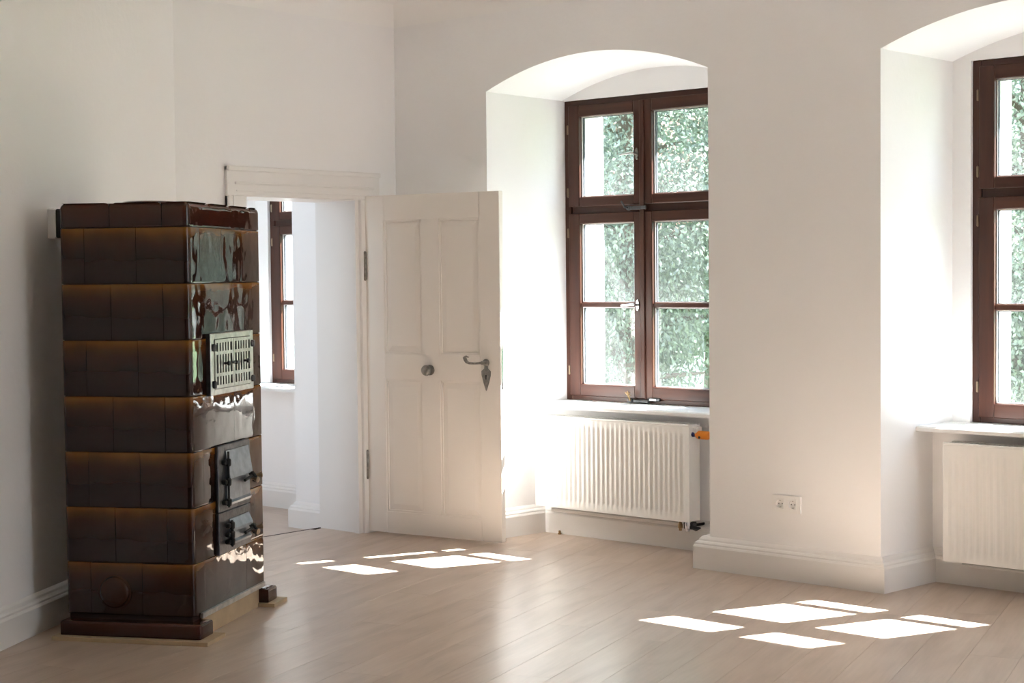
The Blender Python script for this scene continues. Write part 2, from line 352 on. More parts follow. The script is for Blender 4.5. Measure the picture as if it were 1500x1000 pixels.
# next room: far walls, with an unseen opening added to brighten it
nr = MB(); nr.box(-11.2, -10.9, 3.0, WALL_Y + .05, -.25, CEIL + .1); nr.box(DOOR_XB - .001, DOOR_XB + .2, 2.8, yl + .02, -.25, CEIL + .1)
nr.box(-11.2, -9.3, 2.8, 3.1, -.25, CEIL + .1); nr.box(-7.7, DOOR_XB, 2.8, 3.1, -.25, CEIL + .1); nr.box(-9.3, -7.7, 2.8, 3.1, -.25, .7); nr.box(-9.3, -7.7, 2.8, 3.1, 2.6, CEIL + .1)
structure(nr.build('wall_next_room', M['plaster']), 'white plaster walls of the room beyond the doorway', 'wall')

# ceiling with a soft cove along the walls
ce = MB(); ce.box(-11.2, RIGHT_X + .3, BACK_Y - .3, OUT_Y, CEIL, CEIL + .12)
def cove_run(p0, p1, nrm, ext0=0, ext1=0):
    p0, p1, nrm = Vector(p0), Vector(p1), Vector(nrm).normalized(); d = (p1 - p0).normalized(); p0 = p0 - d * ext0; p1 = p1 + d * ext1
    R = CEIL - COVE; prof = [(0, COVE)] + [(R - R * cos(t * pi / 16), CEIL - R + R * sin(t * pi / 16)) for t in range(1, 8)] + [(R, CEIL), (-.03, CEIL + .01), (-.03, COVE)]
    n = len(prof); vs_ = []
    for p in (p0, p1):
        for o_, z in prof: q = p + nrm * o_; vs_.append((q.x, q.y, z))
    ce.add(vs_, [tuple(reversed(range(n))), tuple(range(n, 2 * n))] + [(i, (i + 1) % n, n + (i + 1) % n, n + i) for i in range(n)])
cove_run((DOOR_X, WALL_Y), (RIGHT_X, WALL_Y), (0, -1)); cove_run((DOOR_X, WALL_Y), (DOOR_X, LW_A.y), (1, 0), 0, .03); cove_run(LW_A, LW_B, LW_N, .03)
structure(ce.build('ceiling', M['ceiling'], smooth=True, angle=25), 'white plaster ceiling with a softly curved cove', 'ceiling')

# floor: planks run a little askew to the window wall
fl = empty('floor', (0, 0, 0)); structure(fl, 'light oak plank floor with soft grey grain', 'floor')
MB().box(-7.295, RIGHT_X + .2, BACK_Y - .2, 7.35, -.13, -.0145).build('floor_base', M['boardwood'], fl)
PD = Vector((-.286, .958)).normalized(); PN = Vector((PD.y, -PD.x)); PW, PL, PT = .193, 1.285, .014
half_planes = [((DOOR_XB + .003, 0), (1, 0)), ((0, 7.3), (0, -1)), ((0, BACK_Y - .1), (0, 1)), ((RIGHT_X + .1, 0), (-1, 0)),
               ((LW_A - LW_N * .12)[:], LW_N[:])]
def clip(poly, p, n):
    out = []; p = Vector(p); n = Vector(n)
    for i in range(len(poly)):
        a, b = poly[i], poly[(i + 1) % len(poly)]; da, db = (a - p).dot(n), (b - p).dot(n)
        if da >= 0: out.append(a)
        if da * db < 0: out.append(a + (b - a) * (da / (da - db)))
    return out
def plank_shape(mb, poly, e=.0006):
    n = len(poly); c = sum(poly, Vector((0, 0))) / n
    ins = []
    for i in range(n):
        d0 = (poly[i] - poly[i - 1]).normalized(); d1 = (poly[(i + 1) % n] - poly[i]).normalized()
        n0, n1 = Vector((-d0.y, d0.x)), Vector((-d1.y, d1.x)); b = n0 + n1; ins.append(poly[i] + b * (e / max(.3, b.dot(n0))))
    mb.add([(p.x, p.y, -PT) for p in poly] + [(p.x, p.y, -e) for p in poly] + [(p.x, p.y, 0) for p in ins],
           [tuple(range(2 * n, 3 * n)), tuple(reversed(range(n)))] + [(i, (i + 1) % n, n + (i + 1) % n, n + i) for i in range(n)] + [(n + i, n + (i + 1) % n, 2 * n + (i + 1) % n, 2 * n + i) for i in range(n)])
g = .0003; full = [Vector((0, g)), Vector((PL - g, g)), Vector((PL - g, PW - g)), Vector((0, PW - g))]
full_mesh = None; rest = MB(); R2 = Matrix(((PD.x, -PD.y), (PD.y, PD.x)))
ang = atan2(PD.y, PD.x)
rng = random.Random(3)
for j in range(-60, 60):
    shift = rng.random() * PL
    for i in range(-10, 12):
        o = Vector((0, 3)) + PD * (i * PL + shift) + Vector((-PD.y, PD.x)) * (j * PW)
        poly = [o + R2 @ q for q in full]
        cl = poly
        for p, n in half_planes:
            cl = clip(cl, p, n)
            if len(cl) < 3: break
        if len(cl) < 3: continue
        ar = abs(sum(cl[k].x * cl[(k + 1) % len(cl)].y - cl[(k + 1) % len(cl)].x * cl[k].y for k in range(len(cl)))) / 2
        if ar < .004: continue
        cc = sum(cl, Vector((0, 0))) / len(cl)
        v = Vector((cc.x, cc.y, -EYE)); zz = v.dot(fw); px = 750 + F * v.dot(rt) / zz if zz > .5 else 9e9; py = 500 - F * v.dot(up) / zz if zz > .5 else 9e9
        inview = zz > 1 and -350 < px < 1850 and py < 1160
        if not inview: plank_shape(rest, cl); continue
        if abs(ar - (PL - g) * (PW - 2 * g)) < 1e-5:
            if full_mesh is None: t = MB(); plank_shape(t, full); full_mesh = t.mesh('plank', M['plank'])
            ob = bpy.data.objects.new('plank', full_mesh)
        else:
            t = MB(); plank_shape(t, [R2.transposed() @ (q - o) for q in cl]); ob = bpy.data.objects.new('plank', t.mesh('plank', M['plank']))
        col.objects.link(ob); ob.parent = fl; ob.location = (o.x, o.y, 0); ob.rotation_euler.z = ang
tag(rest.build('plank_run', M['plank'], fl), kind='stuff')
nf = empty('floor_next_room', (0, 0, 0)); structure(nf, 'light oak floor of the room beyond the doorway, a step lower', 'floor')
t = MB(); t.box(-11.2, DOOR_XB, 2.9, 7.33, NEI_FLOOR - .1, NEI_FLOOR); t.build('floor_surface', M['plank'], nf)

# baseboards
BB = [(.038, 0), (.038, .112), (.034, .120), (.031, .123), (.031, .131), (.024, .138), (.016, .141), (.013, .150), (.006, .158), (0, .163), (-.055, .163), (-.055, 0)]
def baseboard(name, pts, label, z=0.0, gaps=()):
    pts = [Vector(p) for p in pts]; mb = MB(); n = len(BB); rows = []
    for i, p in enumerate(pts):
        d0 = (p - pts[i - 1]).normalized() if i else None; d1 = (pts[i + 1] - p).normalized() if i < len(pts) - 1 else None
        ns = [Vector((d.y, -d.x)) for d in (d0, d1) if d is not None]
        b = sum(ns, Vector((0, 0))); b = b / (b.dot(ns[0])) if len(ns) == 2 else ns[0]
        rows.append([(p.x + b.x * o_, p.y + b.y * o_, z + h) for o_, h in BB])
    for i in range(len(pts) - 1):
        mb.add(rows[i] + rows[i + 1], [(k, (k + 1) % n, n + (k + 1) % n, n + k) for k in range(n)] + [tuple(range(n)), tuple(range(n, 2 * n))])
    return structure(mb.build(name, M['trim']), label, 'baseboard')
bp_ = [(DOOR_X, WALL_Y), (-6.22, WALL_Y), (-6.172, PAR_Y), (-4.80, PAR_Y), (-4.765, WALL_Y + .0), (-3.755, WALL_Y), (-3.712, PAR_Y), (-2.31, PAR_Y), (-2.26, WALL_Y),
       (-1.30, WALL_Y), (-1.25, PAR_Y), (.15, PAR_Y), (.20, WALL_Y), (1.16, WALL_Y), (1.21, PAR_Y), (2.61, PAR_Y), (2.66, WALL_Y), (RIGHT_X, WALL_Y)]
baseboard('baseboard_right', bp_, 'grey-white moulded baseboard stepping in and out of the window niches')
baseboard('baseboard_left', [LW_B, LW_A + LW_D * .02], 'grey-white moulded baseboard of the slanting wall behind the stove')
baseboard('baseboard_back', [(DOOR_X, LW_A.y), (DOOR_X, DO_Y0 - .135)], 'short moulded baseboard between stove wall and door casing')
baseboard('baseboard_next_room', [(-10.9, WALL_Y), (N0[0], WALL_Y), (N0[0] + .03, 7.32), (N0[1] - .03, 7.32), (N0[1], WALL_Y), (DOOR_XB, WALL_Y)], 'moulded baseboard in the room beyond the doorway', NEI_FLOOR)

# ------------------------------------------------------------------ door casing and door leaf
tr = empty('trim_1', (DOOR_X, DO_Y0, 0)); structure(tr, 'grey-white moulded casing round the doorway', 'door frame')
cx = .024
def local(mb, name, mt, par, **k):
    o = mb.build(name, mt, par, **k); o.matrix_parent_inverse = Matrix.Translation(-par.location); return o
t = MB(); t.cbox(DOOR_X, DOOR_X + cx, DO_Y0 - .128, DO_Y0 + .004, 0, 1.93, .003); t.cbox(DOOR_X, DOOR_X + cx + .012, DO_Y0 - .128, DO_Y0 - .100, 0, 1.9299, .004)
t.cbox(DOOR_X, DOOR_X + cx + .006, DO_Y0 - .092, DO_Y0 - .084, 0, 1.9298, .002); local(t, 'side_casing', M['trim'], tr)
t = MB(); t.cbox(DOOR_X, DOOR_X + cx, DO_Y1 - .002, DO_Y1 + .148, 0, 1.93, .003); t.cbox(DOOR_X, DOOR_X + cx + .012, DO_Y1 + .120, DO_Y1 + .148, 0, 1.9299, .004)
local(t, 'side_casing', M['trim'], tr)
ya, yb = DO_Y0 - .128, DO_Y1 + .148
t = MB(); t.cbox(DOOR_X, DOOR_X + cx, ya, yb, 1.93, 2.085, .003); t.cbox(DOOR_X, DOOR_X + cx + .014, ya, yb, 2.06, 2.087, .004)
t.cbox(DOOR_X, DOOR_X + cx + .010, ya + .05, yb - .05, 1.990, 2.004, .004); t.cbox(DOOR_X, DOOR_X + cx + .005, ya + .06, yb - .06, 1.952, 1.960, .002)
local(t, 'head_casing', M['trim'], tr)
t = MB(); t.box(DOOR_XB - .002, DOOR_X + .002, DO_Y1 - .018, DO_Y1, 0, DO_Z); t.box(DOOR_X - .035, DOOR_X + .003, DO_Y1 - .030, DO_Y1 - .018, 0, DO_Z - .012)
local(t, 'jamb_lining', M['trim'], tr)
t = MB(); t.box(DOOR_XB - .002, DOOR_X + .002, DO_Y0, DO_Y0 + .018, 0, DO_Z); local(t, 'jamb_lining', M['trim'], tr)
t = MB(); t.box(DOOR_XB - .002, DOOR_X + .002, DO_Y0 + .018, DO_Y1 - .018, DO_Z - .018, DO_Z); local(t, 'head_lining', M['trim'], tr)

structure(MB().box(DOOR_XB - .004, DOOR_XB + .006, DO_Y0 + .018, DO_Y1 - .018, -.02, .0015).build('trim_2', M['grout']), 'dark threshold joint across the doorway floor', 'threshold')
DL, DT, DZ0, DZ1 = .918, .040, .012, 1.952
door = empty('door_1', (-6.932, 6.526, 0), radians(9.9))
structure(door, 'pale grey four-panel door standing open against the window wall', 'door')
# local x along the leaf, y away from the room (0 = the visible face)
PX = [(.135, .395), (.515, .785)]; PZ = [(.135, .90), (1.045, 1.81)]
st = MB()
st.cbox(0, PX[0][0], 0, DT, DZ0, DZ1, .003).build('stile', M['door'], door)
MB().cbox(PX[1][1], DL, 0, DT, DZ0, DZ1, .003).build('stile', M['door'], door)
MB().cbox(PX[0][1], PX[1][0], .0004, DT - .0004, PZ[0][0], PZ[1][1], .001).build('mullion', M['door'], door)
for za, zb in ((DZ0, PZ[0][0]), (PZ[0][1], PZ[1][0]), (PZ[1][1], DZ1)):
    MB().cbox(PX[0][0], PX[1][1], .0002, DT - .0002, za, zb, .001).build('rail', M['door'], door)
for x0, x1 in PX:
    for z0, z1 in PZ:
        t = MB(); t.box(x0, x1, .013, DT - .013, z0, z1)
        e, h = .045, .006
        for yf, sgn in ((.013, -1), (DT - .013, 1)):       # raised centre field with sloping margins
            a = [(x0 + .012, yf, z0 + .012), (x1 - .012, yf, z0 + .012), (x1 - .012, yf, z1 - .012), (x0 + .012, yf, z1 - .012)]
            b = [(x0 + e, yf + sgn * h, z0 + e), (x1 - e, yf + sgn * h, z0 + e), (x1 - e, yf + sgn * h, z1 - e), (x0 + e, yf + sgn * h, z1 - e)]
            t.add(a + b, [(4, 5, 6, 7), (0, 1, 5, 4), (1, 2, 6, 5), (2, 3, 7, 6), (3, 0, 4, 7)])
        pn = t.build('panel', M['door'], door)
        q = MB()                                            # bead round the panel
        for yf in (.0055, DT - .0055 - .008):
            q.box(x0, x1, yf, yf + .008, z0, z0 + .012); q.box(x0, x1, yf, yf + .008, z1 - .012, z1); q.box(x0, x0 + .012, yf, yf + .008, z0, z1); q.box(x1 - .012, x1, yf, yf + .008, z0, z1)
        q.build('bead', M['door'], pn)
for hz in (1.55, .40):
    t = MB(); t.lathe((.006, -.008, hz - .085), (0, 0, 1), [(.004, 0), (.008, .006), (.008, .164), (.004, .17)], 12)
    t.box(.002, .011, -.003, .0005, hz - .08, hz + .08); t.build('hinge', M['oldmetal'], door, smooth=True)
# lever on the visible face: rosette, scrolled lever, pointed escutcheon with keyhole
HX, HZ = .825, 1.008
hd = empty('handle', (HX, 0, HZ), 0, door)
MB().lathe((0, 0, 0), (0, -1, 0), [(.020, 0), (.020, .006), (.015, .010), (.010, .012), (.010, .045), (.006, .048)], 20).build('rosette', M['oldmetal'], hd, smooth=True)
lv = MB(); lv.tube([(0, -.042, 0), (-.02, -.045, -.002), (-.05, -.045, -.004), (-.085, -.045, -.003), (-.10, -.046, .004), (-.108, -.047, .018), (-.116, -.048, .030)], [.008, .0065, .006, .007, .009, .011, .008], 10)
lv.tube([(-.113, -.048, .027), (-.100, -.048, .034), (-.085, -.047, .030)], [.008, .006, .003], 8); lv.build('lever', M['oldmetal'], hd, smooth=True)
def escutcheon(mb, y0, y1):
    poly = [(-.010, -.018), (.010, -.018), (.012, -.034), (.030, -.048), (.029, -.070), (.018, -.110), (.004, -.150), (0, -.157), (-.004, -.150), (-.018, -.110), (-.029, -.070), (-.030, -.048), (-.012, -.034)]
    n = len(poly); mb.add([(x, y0, z) for x, z in poly] + [(x, y1, z) for x, z in poly], [tuple(range(n)), tuple(reversed(range(n, 2 * n)))] + [(i, (i + 1) % n, n + (i + 1) % n, n + i) for i in range(n)])
t = MB(); escutcheon(t, 0, -.004); t.build('escutcheon', M['oldmetal'], hd)
t = MB(); t.lathe((0, -.0042, -.074), (0, -1, 0), [(.006, 0), (.006, .0008)], 12); t.box(-.0035, .0035, -.005, -.0042, -.094, -.074); t.build('keyhole', M['black'], hd)
hb = empty('handle', (HX, DT, HZ), 0, door)
MB().cbox(-.025, .025, 0, .004, -.12, .05, .001).build('backplate', M['chrome'], hb)
t = MB(); t.tube([(0, .004, 0), (0, .05, 0), (-.02, .056, 0), (-.11, .056, -.004)], [.009, .009, .009, .008], 10); t.build('lever', M['oldmetal'], hb, smooth=True)
MB().tube([(0, .004, -.055), (0, .035, -.055)], .004, 8).build('key', M['oldmetal'], hb)
hl = MB(); hl.box(DL - .0005, DL + .0015, .012, .028, .86, 1.08); hl.build('lock_plate', M['chrome'], door)
kn = empty('knob', (.448, 0, .958), 0, door)
MB().lathe((0, 0, 0), (0, -1, 0), [(.030, 0), (.030, .004), (.024, .008), (.012, .011), (.011, .020), (.022, .026), (.030, .034), (.031, .042), (.027, .052), (.018, .058), (.001, .060)], 24).build('knob_ball', M['oldmetal'], kn, smooth=True)

# ------------------------------------------------------------------ windows
FY = 7.405                                                # room-side face of the frame
def hw_handle(parent, x, z, mt):
    h = empty('window_handle', (x, FY - .012, z), 0, parent)
    t = MB(); seg = 20; t.add([(.013 * cos(2 * pi * k / seg), 0, .034 * sin(2 * pi * k / seg)) for k in range(seg)] + [(.011 * cos(2 * pi * k / seg), -.005, .030 * sin(2 * pi * k / seg)) for k in range(seg)],
        [tuple(range(seg)), tuple(reversed(range(seg, 2 * seg)))] + [(k, (k + 1) % seg, seg + (k + 1) % seg, seg + k) for k in range(seg)])
    t.build('rosette', M['oldmetal'] if mt is not M['chrome'] else mt, h)
    MB().tube([(0, -.004, 0), (0, -.035, .002), (-.012, -.042, .003), (-.05, -.043, 0), (-.085, -.043, -.003)], [.007, .006, .006, .0055, .006], 8).build('lever', mt, h, smooth=True)
def window(name, wx0, ww, label, sill_x, hardware=True, cat='window'):
    w = empty(name, (wx0, FY, WIN_ZB)); structure(w, label, cat)
    inv = Matrix.Translation((-wx0, -FY, -WIN_ZB))
    def put(mb, nm, mt, par=w, **k):
        o = mb.build(nm, mt, par, **k)
        if par is w: o.matrix_parent_inverse = inv
        return o
    xl, xr, zb, zt, FD = wx0, wx0 + ww, WIN_ZB, WIN_ZT, .065
    xc = xl + ww / 2; cc = .003
    for a, b in ((xl, xl + .045), (xr - .045, xr)): put(MB().cbox(a, b, FY, FY + FD, zb, zt, cc), 'frame_jamb', M['windowwood_v'])
    put(MB().cbox(xl + .045, xr - .045, FY, FY + FD, zt - .036, zt, cc), 'frame_head', M['windowwood_h'])
    put(MB().cbox(xl + .045, xr - .045, FY, FY + FD, zb, zb + .034, cc), 'frame_bottom', M['windowwood_h'])
    put(MB().cbox(xl + .045, xr - .045, FY + .012, FY + FD, 1.836, 1.888, cc), 'transom', M['windowwood_h'])
    SY0, SY1 = FY - .011, FY + .052; gap = .003
    for side in (0, 1):
        sx0, sx1 = (xl + .036, xc - .001) if side == 0 else (xc + .003, xr - .036)
        so, si = .079, .062                                # outer stile, meeting stile
        gx0, gx1 = (sx0 + so, sx1 - si) if side == 0 else (sx0 + si, sx1 - so)
        for level in (0, 1):
            sz0, sz1 = (zb + .027, 1.842) if level == 0 else (1.882, zt - .030)
            rb, rtp = (.068, .060) if level == 0 else (.054, .066)
            s = empty('sash', (sx0, SY0, sz0), 0, w); s.matrix_parent_inverse = inv
            sinv = Matrix.Translation((-sx0, -SY0, -sz0))
            def sput(mb, nm, mt, **k):
                o = mb.build(nm, mt, s, **k); o.matrix_parent_inverse = sinv; return o
            sput(MB().cbox(sx0, gx0, SY0, SY1, sz0, sz1, .004), 'stile', M['windowwood_v']); sput(MB().cbox(gx1, sx1, SY0, SY1, sz0, sz1, .004), 'stile', M['windowwood_v'])
            sput(MB().cbox(gx0 - .001, gx1 + .001, SY0 + .0005, SY1 - .0005, sz0, sz0 + rb, .004), 'rail', M['windowwood_h'])
            sput(MB().cbox(gx0 - .001, gx1 + .001, SY0 + .0005, SY1 - .0005, sz1 - rtp, sz1, .004), 'rail', M['windowwood_h'])
            ga, gb = sz0 + rb, sz1 - rtp
            cells = [(ga, gb)]
            if level == 0:
                zm = 1.313; sput(MB().cbox(gx0 - .001, gx1 + .001, SY0 + .012, SY1 - .004, zm - .013, zm + .013, .003), 'glazing_bar', M['windowwood_h']); cells = [(ga, zm - .013), (zm + .013, gb)]
            for ca, cb_ in cells:
                gy = SY0 + .034
                t = MB(); t.box(gx0, gx1, -.002, .002, 0, cb_ - ca)
                p = MB(); p.box(0, gx1 - gx0, -.002, .002, 0, cb_ - ca); po = p.build('pane', M['glass'], s, loc=(gx0, gy, ca)); po.matrix_parent_inverse = sinv
                q = MB()
                for y_, th_, d_, mi in ((gy - .006, .005, .004, 1), (gy + .0025, .008, .014, 0)):
                    q.box(gx0, gx0 + th_, y_, y_ + d_, ca, cb_, mi); q.box(gx1 - th_, gx1, y_, y_ + d_, ca, cb_, mi); q.box(gx0, gx1, y_, y_ + d_, ca, ca + th_, mi); q.box(gx0, gx1, y_, y_ + d_, cb_ - th_, cb_, mi)
                sput(q, 'glazing_seal', [M['spacer'], M['paleseal']])
        if hardware:
            hx = xl + .030 if side == 0 else xr - .030
            for hz in (2.33, 1.965, 1.73, .93):
                put(MB().lathe((hx, FY - .008, hz - .028), (0, 0, 1), [(.002, 0), (.006, .004), (.006, .052), (.002, .056)], 8), 'hinge', M['knobmetal'], smooth=True)
    put(MB().cbox(xc - .014, xc + .018, FY - .021, FY - .010, zb + .03, zt - .033, .004), 'meeting_cover', M['windowwood_v'])
    if hardware:
        hw_h = hw_handle
        for z_, mt in ((2.165, M['vent']), (1.313, M['chrome'])):
            h0 = len(bpy.data.objects); hw_h(w, xc - .036, z_, mt)
        for o in list(w.children):
            if o.name.startswith('window_handle'): o.matrix_parent_inverse = inv
        t = MB(); t.cbox(xc - .10, xc + .03, FY - .024, FY - .010, 1.852, 1.872, .003); t.tube([(xc - .09, FY - .022, 1.862), (xc - .095, FY - .05, 1.866), (xc - .115, FY - .056, 1.900)], [.007, .006, .005], 8)
        t.lathe((xc - .09, FY - .01, 1.862), (0, -1, 0), [(.014, 0), (.014, .016), (.008, .020)], 12); put(t, 'transom_latch', M['iron'], smooth=True)
        t = MB(); t.cbox(xc - .105, xc + .045, FY - .030, FY - .010, zb + .006, zb + .022, .003); t.cbox(xc + .04, xc + .12, FY - .026, FY - .010, zb + .018, zb + .036, .003)
        t.lathe((xc - .075, FY - .02, zb + .016), (0, -1, 0), [(.014, 0), (.014, .014), (.006, .018)], 12)
        put(t, 'bottom_latch', M['iron'], smooth=True)
        t = MB(); t.tube([(xc - .075, FY - .034, zb + .016), (xc - .078, FY - .052, zb + .045), (xc - .082, FY - .054, zb + .062)], [.006, .005, .004], 8)
        for a in (-.5, .0, .5, 1.0): t.tube([(xc - .079, FY - .053, zb + .050), (xc - .079 + .022 * sin(a * 1.6), FY - .055, zb + .050 + .022 * cos(a * 1.6))], [.005, .003], 6)
        put(t, 'latch_lever', M['brass'], smooth=True)
        put(MB().cbox(xc + .055, xc + .10, FY - .029, FY - .026, zb + .021, zb + .033, .001), 'latch_plate', M['chrome'])
    x0, x1 = sill_x
    t = MB(); t.xprism([(7.08, .731), (7.08, .748), (7.087, .755), (FY + .002, .7565), (FY + .002, .728)], x0, x1); put(t, 'window_sill', M['sill'])
    t = MB(); t.xprism([(7.45, .752), (7.45, .762), (7.74, .728), (7.74, .718)], xl + .07, xr - .07); put(t, 'outer_sill', M['ext'])
    return w
window('window_1', NICHES[0][2], WIN_W, 'tall dark mahogany casement window beside the open door', (-6.195, -4.745))
window('window_2', NICHES[1][2], WIN_W, 'tall dark mahogany casement window on the far side of the pier from the door', (-3.735, -2.285))
window('added_window_3', NICHES[2][2], WIN_W, 'tall dark mahogany casement window added out of view further along the window wall', (-1.275, .175), False)  # unseen window, added so the room is lit more evenly
window('added_window_4', NICHES[3][2], WIN_W, 'tall dark mahogany casement window added out of view near the end wall', (1.185, 2.635), False)  # likewise unseen and added for the room light
window('window_5', -8.82, .86, 'dark mahogany casement window seen through the doorway', (-8.965, -7.90))

# ------------------------------------------------------------------ radiators
def radiator(x0, x1, yf, zb, zt, label, ribs, valve):
    r = empty('radiator', (x0, yf, 0)); tag(r, label, 'radiator', 'panel radiators under the windows')
    W, H, D = x1 - x0, zt - zb, .102
    xs = [(0, 0), (.022, 0)]; p = (W - .05) / ribs
    for k in range(ribs):
        a = .025 + k * p; xs += [(a + p * .06, 0), (a + p * .26, 1), (a + p * .60, 1), (a + p * .80, 0)]
    xs += [(W - .022, 0), (W, 0)]
    zs = [(0, 0), (.038, 0), (.056, 1), (H - .056, 1), (H - .038, 0), (H, 0)]
    t = MB(); nx = len(xs)
    t.add([(x, .0058 * fx * fz, zb + z) for z, fz in zs for x, fx in xs], [(j * nx + i, j * nx + i + 1, (j + 1) * nx + i + 1, (j + 1) * nx + i) for j in range(len(zs) - 1) for i in range(nx - 1)])
    t.box(0, W, .009, .014, zb, zt); t.build('front_panel', M['radiator'], r, smooth=True, angle=50)
    MB().cbox(0, W, D - .014, D, zb, zt, .002).build('rear_panel', M['radiator'], r)
    for a, b in ((-.003, .0), (W, W + .003)): MB().cbox(a, b, -.001, D - .004, zb + .004, zt + .002, .001).build('side_cover', M['radiator'], r)
    t = MB(); t.cbox(-.003, W + .003, -.003, .012, zt - .004, zt + .008, .003); t.cbox(-.003, W + .003, D - .016, D, zt - .004, zt + .008, .003)
    for k in range(46):
        a = .01 + (W - .02) * k / 45; t.box(a - .003, a + .003, .012, D - .016, zt - .001, zt + .004)
    t.build('top_grille', M['radiator'], r)
    t = MB(); t.box(.02, W - .02, .03, .034, zb + .02, zt - .02); t.box(.02, W - .02, D - .04, D - .036, zb + .02, zt - .02); t.build('convector_fins', M['radiator'], r)
    for k in (.18, W - .18): MB().box(k - .02, k + .02, D, D + .028, zb + .03, zt - .05).build('wall_bracket', M['radiator'], r)
    MB().tube([(.06, D - .03, zb - .022), (W - .055, D - .03, zb - .022)], .0075, 10).build('pipe', M['radiator'], r, smooth=True)
    if valve:
        v = empty('valve', (W - .05, .03, zb - .02), 0, r)
        MB().lathe((-.028, 0, -.002), (0, 0, -1), [(.006, -.02), (.009, -.01), (.013, 0), (.013, .016), (.009, .020), (.009, .03)], 10).build('union_nut', M['brass'], v, smooth=True)
        t = MB(); t.cbox(-.018, .045, .012, .05, -.024, .016, .004); t.build('valve_body', M['iron'], v)
        MB().lathe((.020, 0, .004), (0, 0, -1), [(.014, -.012), (.016, 0), (.016, .020), (.011, .024), (.011, .036), (.006, .038)], 12).build('union_nut', M['chrome'], v, smooth=True)
        t = MB(); t.tube([(.04, .02, -.012), (.06, .02, -.018), (.085, .025, -.012)], [.012, .013, .004], 10); t.build('valve_cap', M['iron'], v, smooth=True)
        t = MB(); t.tube([(.02, .045, -.004), (.035, .07, -.004), (.04, .10, -.004), (.04, .127, -.004)], .008, 10); t.build('supply_pipe', M['black'], v, smooth=True)
        a = empty('thermostat', (W + .003, .05, zt - .035), 0, r)
        t = MB(); t.cbox(0, .030, -.022, .028, -.006, .028, .004); t.build('white_housing', M['radiator'], a)
        MB().lathe((0, -.018, -.012), (1, 0, 0), [(.013, 0), (.013, .010), (.008, .012)], 14).build('blue_plug', M['blue'], a, smooth=True)
        t = MB(); t.lathe((.012, -.008, -.014), (1, .12, 0), [(.010, 0), (.020, .012), (.023, .020), (.023, .075), (.018, .082)], 12); t.build('orange_cap', M['orange'], a, smooth=True)
        MB().lathe((.052, -.030, -.024), (0, -1, 0), [(.007, 0), (.007, .004)], 8).build('cap_mark', M['black'], a)
    return r
radiator(-6.105, -5.035, 7.06, .172, .685, 'white ribbed panel radiator with an orange valve cap beside the open door', 31, True)
radiator(-3.576, -2.46, 7.06, .130, .681, 'white ribbed panel radiator in the niche across the pier from the open door', 31, False)

# small brass peg at the foot of the first niche
pg = MB().lathe((-6.02, 7.168, .0), (0, 0, 1), [(.011, 0), (.011, .006), (.007, .008), (.007, .017), (.009, .019), (.004, .022)], 12).build('floor_peg', M['brass'], smooth=True)
tag(pg, 'tiny brass peg on the floor under the radiator', 'peg')

# ------------------------------------------------------------------ double socket on the pier
sk = empty('double_socket', (-4.268, WALL_Y, .367)); tag(sk, 'white double wall socket low on the pier between the windows', 'socket')
t = MB()
for xa, xb, za, zb in ((-.0805, -.0615, -.0405, .0405), (-.0095, .0095, -.0265, .0265), (.0615, .0805, -.0405, .0405), (-.0615, .0615, .0265, .0405), (-.0615, .0615, -.0405, -.0265)):
    t.box(xa, xb, -.010, 0, za, zb)
t.build('cover_frame', M['socket'], sk)
for cx_ in (-.0355, .0355):
    s = empty('socket_insert', (cx_, -.010, 0), 0, sk); N = 32; h = .0258
    ang_ = [2 * pi * k / N + pi / 4 for k in range(N)]
    sq = [(h * cos(a) / max(abs(cos(a)), abs(sin(a))), h * sin(a) / max(abs(cos(a)), abs(sin(a)))) for a in ang_]
    ring = lambda r, y: [(r * cos(a), y, r * sin(a)) for a in ang_]
    t = MB(); t.add([(x, .008, z) for x, z in sq] + [(x, -.0012, z) for x, z in sq] + ring(.0208, -.0018) + ring(.0196, -.0012) + ring(.0188, .0085),
        [(j * N + k, j * N + (k + 1) % N, (j + 1) * N + (k + 1) % N, (j + 1) * N + k) for j in range(4) for k in range(N)] + [tuple(range(4 * N, 5 * N))])
    t.build('insert_plate', M['socket'], s)
    for hx in (-.0095, .0095): MB().lathe((hx, .0084, 0), (0, -1, 0), [(.0029, 0), (.0029, .0006)], 10).build('pin_hole', M['sockethole'], s)
    for hz in (-.0165, .0165): MB().box(-.003, .003, .001, .0084, hz - .0015, hz + .0015).build('earth_clip', M['steel'], s)

# ------------------------------------------------------------------ tiled stove
SO = Vector((-5.412, 4.114)); SA = radians(119.3); U = .23; SWF, SWD = 3.5 * U, 2.5 * U
stove = empty('tiled_stove', (SO.x, SO.y, 0), SA)
tag(stove, 'tall brown glazed tile stove with iron doors against the slanting wall', 'stove')
LINES = [.100, .318, .548, .778, 1.008, 1.240, 1.472, 1.703]
TT = .028
MB().box(.012, SWF - .012, .012, SWD - .012, .02, 1.79).build('core', M['grout'], stove)
def arc(cx_, cy_, r, a0, a1, n): return [(cx_ + r * cos(a0 + (a1 - a0) * k / n), cy_ + r * sin(a0 + (a1 - a0) * k / n)) for k in range(n + 1)]
def inset_poly(poly, d):
    n = len(poly); out = []
    for i in range(n):
        p0, p1, p2 = Vector(poly[i - 1]), Vector(poly[i]), Vector(poly[(i + 1) % n]); d0 = (p1 - p0).normalized(); d1 = (p2 - p1).normalized()
        n0, n1 = Vector((-d0.y, d0.x)), Vector((-d1.y, d1.x)); b = n0 + n1; out.append(p1 + b * (d / max(.4, b.dot(n0))))
    return out
